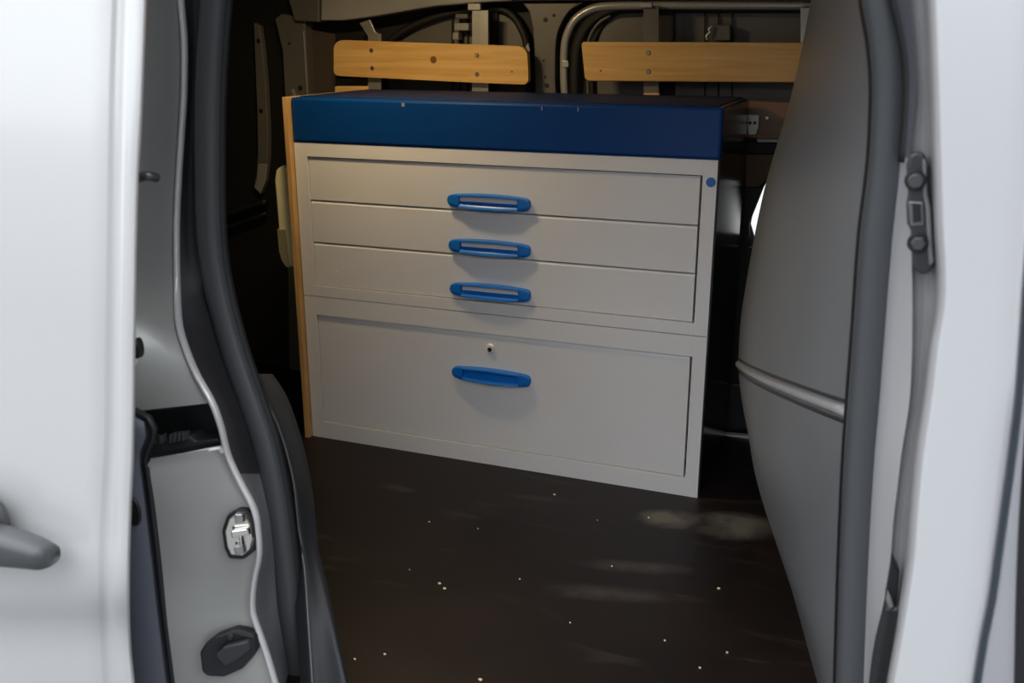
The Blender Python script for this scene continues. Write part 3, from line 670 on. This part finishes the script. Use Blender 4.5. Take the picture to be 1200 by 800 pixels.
# ---- rubber seal round the opening, one closed loop
e = tagp(empty('door_seal', (-.42, 1.15, -.05)), 'thick black rubber seal running round the side door opening', 'seal')
ptsL = [at(sealL(y), y, 1.145) for y in range(-110, 1000, 45)]
ptsR = [at(.5 * (S1(y) + S2(y)), y, 1.145) for y in range(990, -80, -45)]
loop = ptsL + [Vector((-.70, 1.145, -.075)), Vector((-.35, 1.145, -.08)), Vector((-.02, 1.145, -.06))] + ptsR + [Vector((-.10, 1.145, 1.165)), Vector((-.2, 1.145, 1.20)), Vector((-.45, 1.145, 1.215)), Vector((-.72, 1.145, 1.205))]
loop = catmull(loop, 4, True)
bm = bmesh.new(); tube(bm, loop, .0185, .016, ax=(0, 1, 0), n=14, cyc=True)
obj('seal_bulb', bm, M['rubber'], e, smooth=True)
bm = bmesh.new(); tube(bm, [p + Vector((0, .012, 0)) for p in loop], .0225, .010, ax=(0, 1, 0), n=10, cyc=True)
obj('seal_carrier', bm, M['rubber_black'], e, smooth=True)

# ================================================================ SLIDING DOOR (slid open, left)
sd = tagp(empty('sliding_door', (-1.2, .83, -.2)), 'pale silver sliding door slid open, with a dark pull handle at the left edge', 'door')
edge = lerp([(-170, 178), (0, 172), (130, 167), (200, 163), (267, 161), (400, 159), (534, 157), (600, 154), (700, 152), (760, 154), (800, 158), (1010, 175)])
hem = lerp([(-170, 143), (0, 138), (100, 135), (267, 132), (400, 130), (534, 128), (600, 124), (700, 122), (800, 127), (1010, 140)])
dY = lerp([(-170, .865), (0, .850), (200, .825), (400, .800), (600, .782), (680, .775), (705, .780), (730, .796), (800, .803), (1010, .82)])
loft('outer_skin', [(const(-420), lambda y: dY(y) + .01), (const(-100), lambda y: dY(y) + .001), (const(60), dY), (off(hem, -8), lambda y: dY(y)), (hem, lambda y: dY(y) + .005), (off(hem, 4), lambda y: dY(y) + .0055), (off(hem, 12), lambda y: dY(y) - .001), (off(edge, -10), lambda y: dY(y) - .001),
     (off(edge, -3), lambda y: dY(y) + .002), (edge, lambda y: dY(y) + .010), (off(edge, -1), lambda y: dY(y) + .022)], mat('door paint', (.53, .537, .54), .30, .25, coat=.5), sd, sub=3, n=90)
loft('inner_skin', [(off(edge, -2), lambda y: dY(y) + .022), (off(edge, -14), lambda y: dY(y) + .05), (const(-300), lambda y: dY(y) + .055)], M['silver_in'], sd, sub=3, n=40)
bm = bmesh.new(); rows = []
for x, cy, hy, dp in ((-150, 625, 20, .020), (-110, 628, 34, .036), (-60, 632, 38, .042), (-20, 636, 36, .044), (5, 640, 32, .042), (25, 644, 28, .040), (42, 648, 24, .037), (52, 651, 21, .034), (60, 652, 16, .028), (64, 652, 9, .018), (65, 652, 4, .010)):
    c = at(x, cy, .735 + (.042 - dp) * .5); hz = hy / F_PX * .80; ring = []
    for k in range(16):
        a = 2 * math.pi * k / 16
        ca, sa = math.cos(a), math.sin(a)
        ring.append(c + Vector((0, math.copysign(abs(ca) ** .7, ca) * dp * .5, math.copysign(abs(sa) ** .75, sa) * hz)))
    rows.append(ring)
V = grid(bm, rows, True); bm.faces.new(V[0][::-1]); bm.faces.new(V[-1])
hd = obj('pull_handle', bm, M['handle_grey'], sd, smooth=True, label='dark grey lever pull handle')
bm = bmesh.new(); rows = []
for x, y0_, y1_, Y in ((-90, 560, 625, .765), (-40, 566, 640, .755), (-12, 580, 640, .752), (2, 592, 636, .755), (9, 608, 630, .765), (11, 614, 625, .778)):
    rows.append([at(x, y0_, Y + .025), at(x, y0_ + 4, Y), at(x, y1_ - 4, Y), at(x, y1_, Y + .025)])
V = grid(bm, rows); z = obj('handle_base', bm, M['handle_grey'], sd, smooth=True, solid=.004)

# ================================================================ FRONT DOOR (right edge)
fd = tagp(empty('front_door', (.2, .93, -.2)), 'sliver of grey front door with a dark reflection painted on as a strip at the lower right', 'door')
loft('outer_skin', [(off(GR, 6), const(.995)), (off(GR, 6.5), const(.965)), (off(GR, 8), const(.952)), (off(GR, 12), const(.948)), (const(1400), const(.946))], mat('front door paint', (.36, .365, .39), .3, .3, coat=.4), fd, sub=2, n=50)
loft('gap_seal', [(off(GR, -6), const(.985)), (off(GR, 14), const(.985))], mat('gap', (.30, .37, .42), .5), fd, sub=1, n=30)
bt = lerp([(470, 1203), (540, 1198), (620, 1193), (700, 1190), (800, 1188), (1010, 1184)])
loft('dark_reflection', [(bt, const(.944)), (off(bt, 2), const(.938)), (off(bt, 20), const(.934)), (off(bt, 60), const(.94))], M['rubber_black'], fd, 470, PY1, 20, sub=2)  # black strip imitates a dark reflection in the door skin

# ================================================================ DEBRIS on the floor
def atf(x, y):
    a = (x - 600) / F_PX; b = -(y - 400) / F_PX
    p0 = at(x, y, 1.0); d = p0 - Vector((0, 0, CAM_H)); t = -CAM_H / d.z
    return Vector((0, 0, CAM_H)) + d * t
bm = bmesh.new()
for x, y, s in ((650, 580, 3.5), (503, 612, 2.5), (515, 684, 3), (521, 690, 3.2), (560, 620, 1.6), (842, 690, 3), (563, 797, 3.5), (451, 767, 2.2), (416, 773, 2), (717, 664, 1.8), (852, 765, 2), (609, 679, 1.8), (779, 751, 1.8), (820, 783, 1.8), (760, 607, 2), (480, 668, 1.4), (700, 610, 1.3), (668, 730, 1.5)):
    c = atf(x, y); r = s * .00065; a0 = random.random() * 3
    pts = [c + Vector((r * 1.6 * math.cos(a0 + k * 1.256 + random.uniform(-.3, .3)), r * math.sin(a0 + k * 1.256), .0004)) for k in range(5)]
    prism(bm, pts, Vector((0, 0, .0022)))
tagp(obj('debris', bm, M['cream']), 'tiny pale chips and crumbs scattered over the dark floor', 'debris', kind='stuff')
